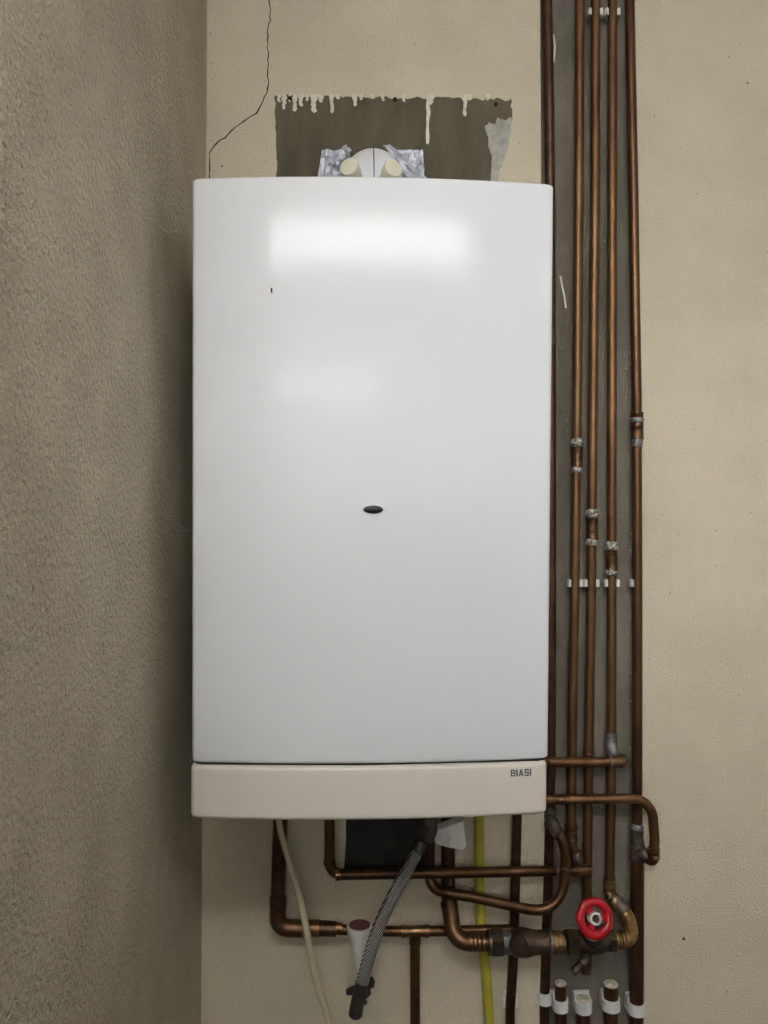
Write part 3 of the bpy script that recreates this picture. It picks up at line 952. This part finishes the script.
collar(hose, (426, 833, -0.099), d0, [(-.012, .0120), (-.010, .0150), (.010, .0150), (.012, .0120)], 'ferrule', 'hose_nut', 6)
bm = BM(); tube(bm, [at(428, 829, -0.098), at(429, 805, -0.095), at(429, 760, -0.095)], 0.0125, 20); obj('tail_pipe', bm, 'ferrule', hose)
# small tap with wing lever behind the hose end
tap = thing('drain_tap', 'small dark tap with a wing lever behind the lower end of braided hose', 'tap', at(364, 990, -0.10))
bm = BM(); tube(bm, V3([(364.5, 958, -0.078), (363, 985, -0.095), (360, 1000, -0.100)]), [0.006, 0.008, 0.0085], 18); obj('tap_body', bm, 'ferrule', tap)
bm = BM()
for pts in ([(362, 985), (367, 979.5), (372.5, 979), (375, 982.5), (374, 987.5), (370, 989), (371, 994), (367, 998.5), (362, 997)], [(361, 985), (356, 987), (351.5, 988.5), (345.8, 991.5), (346.5, 995.5), (351, 995.5), (356, 994), (361, 994)]):
    prism(bm, [at(x, y, -0.098) for x, y in pts], Vector((0, 0.006, 0)))
obj('wing_lever', bm, 'ferrule', tap, smooth=False)
bm = BM(); tube(bm, V3([(365, 1001, -0.096), (364, 1003, -0.096)]), 0.004, 10); obj('lever_screw', bm, 'ferrule', tap)
# white tundish funnel with maroon inside
fc = at(359.5, 925.5, -0.085)
fun = thing('tundish_funnel', 'small white drain funnel with maroon mouth between left pipe and braided hose', 'funnel', fc)
fd = at(366.5, 966, -0.078) - fc
Lf = fd.length
bm = BM()
lathe(bm, fc, Vector((0.0, 0.0, -1)), [(0, .0150), (0, .0178), (.004, .0178), (.010, .0172), (.040, .0100), (.056, .0066)], 30)
obj('funnel_cup', bm, 'funnel', fun)
bm = BM(); lathe(bm, fc + UP * 0.0006, UP, [(0, .0150), (.0008, .0150), (.001, .0130)], 30); obj('funnel_mouth', bm, 'maroon', fun)
bm = BM(); tube(bm, [fc + Vector((0, 0, -.054)), at(363, 972, -0.084)], 0.0064, 16); obj('funnel_neck', bm, 'funnel', fun)

# ------------------------------------------------------------------ cream tube
cp = smooth_curve(V3([(276.5, 790, -0.060), (279.5, 825, -0.060), (285, 848, -0.062), (292, 871, -0.064)]), 6)
ct = thing('hanging_tube', 'thin cream plastic tube hanging down in front of the thick left pipe', 'tube', at(328, 1020, -0.065))
bm = BM(); tube(bm, cp, 0.0046, 16); obj('thin_end', bm, 'tube', ct)
lp = smooth_curve(V3([(291, 868, -0.064), (296, 885, -0.0645), (303, 912, -0.065), (309, 945, -0.065), (316, 980, -0.065), (328, 1018, -0.065), (345, 1090, -0.065), (372, 1200, -0.065)]), 6)
bm = BM(); tube(bm, lp, 0.0052, 16); obj('sleeve_run', bm, 'tube', ct)

# ------------------------------------------------------------------ white wrap round the pipe top
bm = BM()
fr = [(434.5, 830, -.062), (447, 827.5, -.070), (463, 821, -.066), (464.8, 834, -.064), (466.2, 846, -.060), (463, 850, -.060), (450, 847.8, -.066), (440, 845.5, -.062), (434.5, 842, -.058)]
bk = [(x, y, -.030) for x, y, _ in fr]
fl = [(437, 824, -.050), (452, 818, -.050), (463.5, 816, -.048)]
va = [bm.verts.new(at(*p)) for p in fr]; vb = [bm.verts.new(at(*p)) for p in bk]; vf = [bm.verts.new(at(*p)) for p in fl]
n = len(fr)
cv = bm.verts.new(at(450, 838, -.0715))
for k in range(n):
    bm.faces.new((va[k], va[(k + 1) % n], cv))
for k in range(2, n):
    bm.faces.new((va[k], vb[k], vb[(k + 1) % n], va[(k + 1) % n]))
bm.faces.new((va[0], vf[0], vf[1], va[1])); bm.faces.new((va[1], vf[1], vf[2], va[2]))
bm.faces.new((vf[0], vb[0], vb[1], vf[1])); bm.faces.new((vf[1], vb[1], vb[2], vf[2]))
bm.faces.new((va[0], vb[0], vf[0])); bm.faces.new((va[2], vf[2], vb[2]))
bm.faces.new(vb)
bmesh.ops.bevel(bm, geom=[e for e in bm.edges], offset=0.0008, segments=2, affect='EDGES')
wrap = obj('paper_wrap', bm, 'paper', smooth=False, loc=at(450, 850, -0.05))
tag(wrap, 'folded white wrapping around the pipe top under the boiler, right of braided hose', 'wrapping')

LA, LB, LD, LF = 21.5, 13.0, 5.0, 22.0
# ------------------------------------------------------------------ lamps (some reflected in the boiler front, side ones added for wall light)
def lamp(x0, x1, y, z, strength, label):
    """a batten: an oval glowing diffuser over an added opaque baffle that darkens the lower walls"""
    t = thing('ceiling_lamp', label, 'lamp', Vector(((x0 + x1) / 2, y, z)), 'tube lamps reflected in the boiler')
    bm = BM(); box(bm, (x0 - 0.04, y - 0.02, z + 0.028), (x1 + 0.04, y + 0.02, H - 0.001), 0.004); obj('lamp_body', bm, 'lamp', t, smooth=False)
    m = emit('lit diffuser', (0.975, 0.985, 1.0), strength)
    bm = BM(); rr = []
    for x in (x0, x1):
        rr.append([bm.verts.new((x, y + 0.20 * math.cos(2 * math.pi * k / 28), z + 0.030 * math.sin(2 * math.pi * k / 28))) for k in range(28)])
    for k in range(28):
        bm.faces.new((rr[0][k], rr[0][(k + 1) % 28], rr[1][(k + 1) % 28], rr[1][k]))
    bm.faces.new(rr[0]); bm.faces.new(rr[1])
    obj('lit_diffuser', bm, m, t)
    bm = BM(); box(bm, (x0 - 0.04, y - 0.42, z - 0.290), (x1 + 0.04, y + 0.42, z - 0.280), 0.002); obj('added_light_baffle', bm, 'lamp', t, smooth=False)  # added shade piece, keeps steep lamp light off the lower walls
    for x in (x0 - 0.04, x1 + 0.02):
        bm = BM(); box(bm, (x, y - 0.20, z - 0.282), (x + 0.02, y + 0.20, z + 0.04), 0.003); obj('end_plate', bm, 'lamp', t, smooth=False)


lamp(-0.64, 0.57, -2.10, 2.575, LA, 'long tube lamp reflected as the broad upper streak on the boiler')
lamp(-1.25, 0.13, -4.95, 2.59, LB, 'farther tube lamp reflected as the short lower streak on the boiler')
lamp(1.20, 2.30, -2.10, 2.575, LD, 'added unseen lamp at far right, balancing the light on the walls')  # added fill lamp, evens out the wall brightness
lamp(-2.2, -1.0, -2.10, 2.575, LF, 'added unseen lamp at far left, brightening the right wall')  # added fill lamp, lifts the wall right of the pipes

w = bpy.data.worlds.new('world')
scene.world = w
w.use_nodes = True
w.node_tree.nodes['Background'].inputs[0].default_value = (0.02, 0.02, 0.02, 1)

vs = scene.view_settings
vs.view_transform = 'Standard'
vs.look = 'None'
vs.gamma = 1.0
vs.use_curve_mapping = False
vs.exposure = 0.0
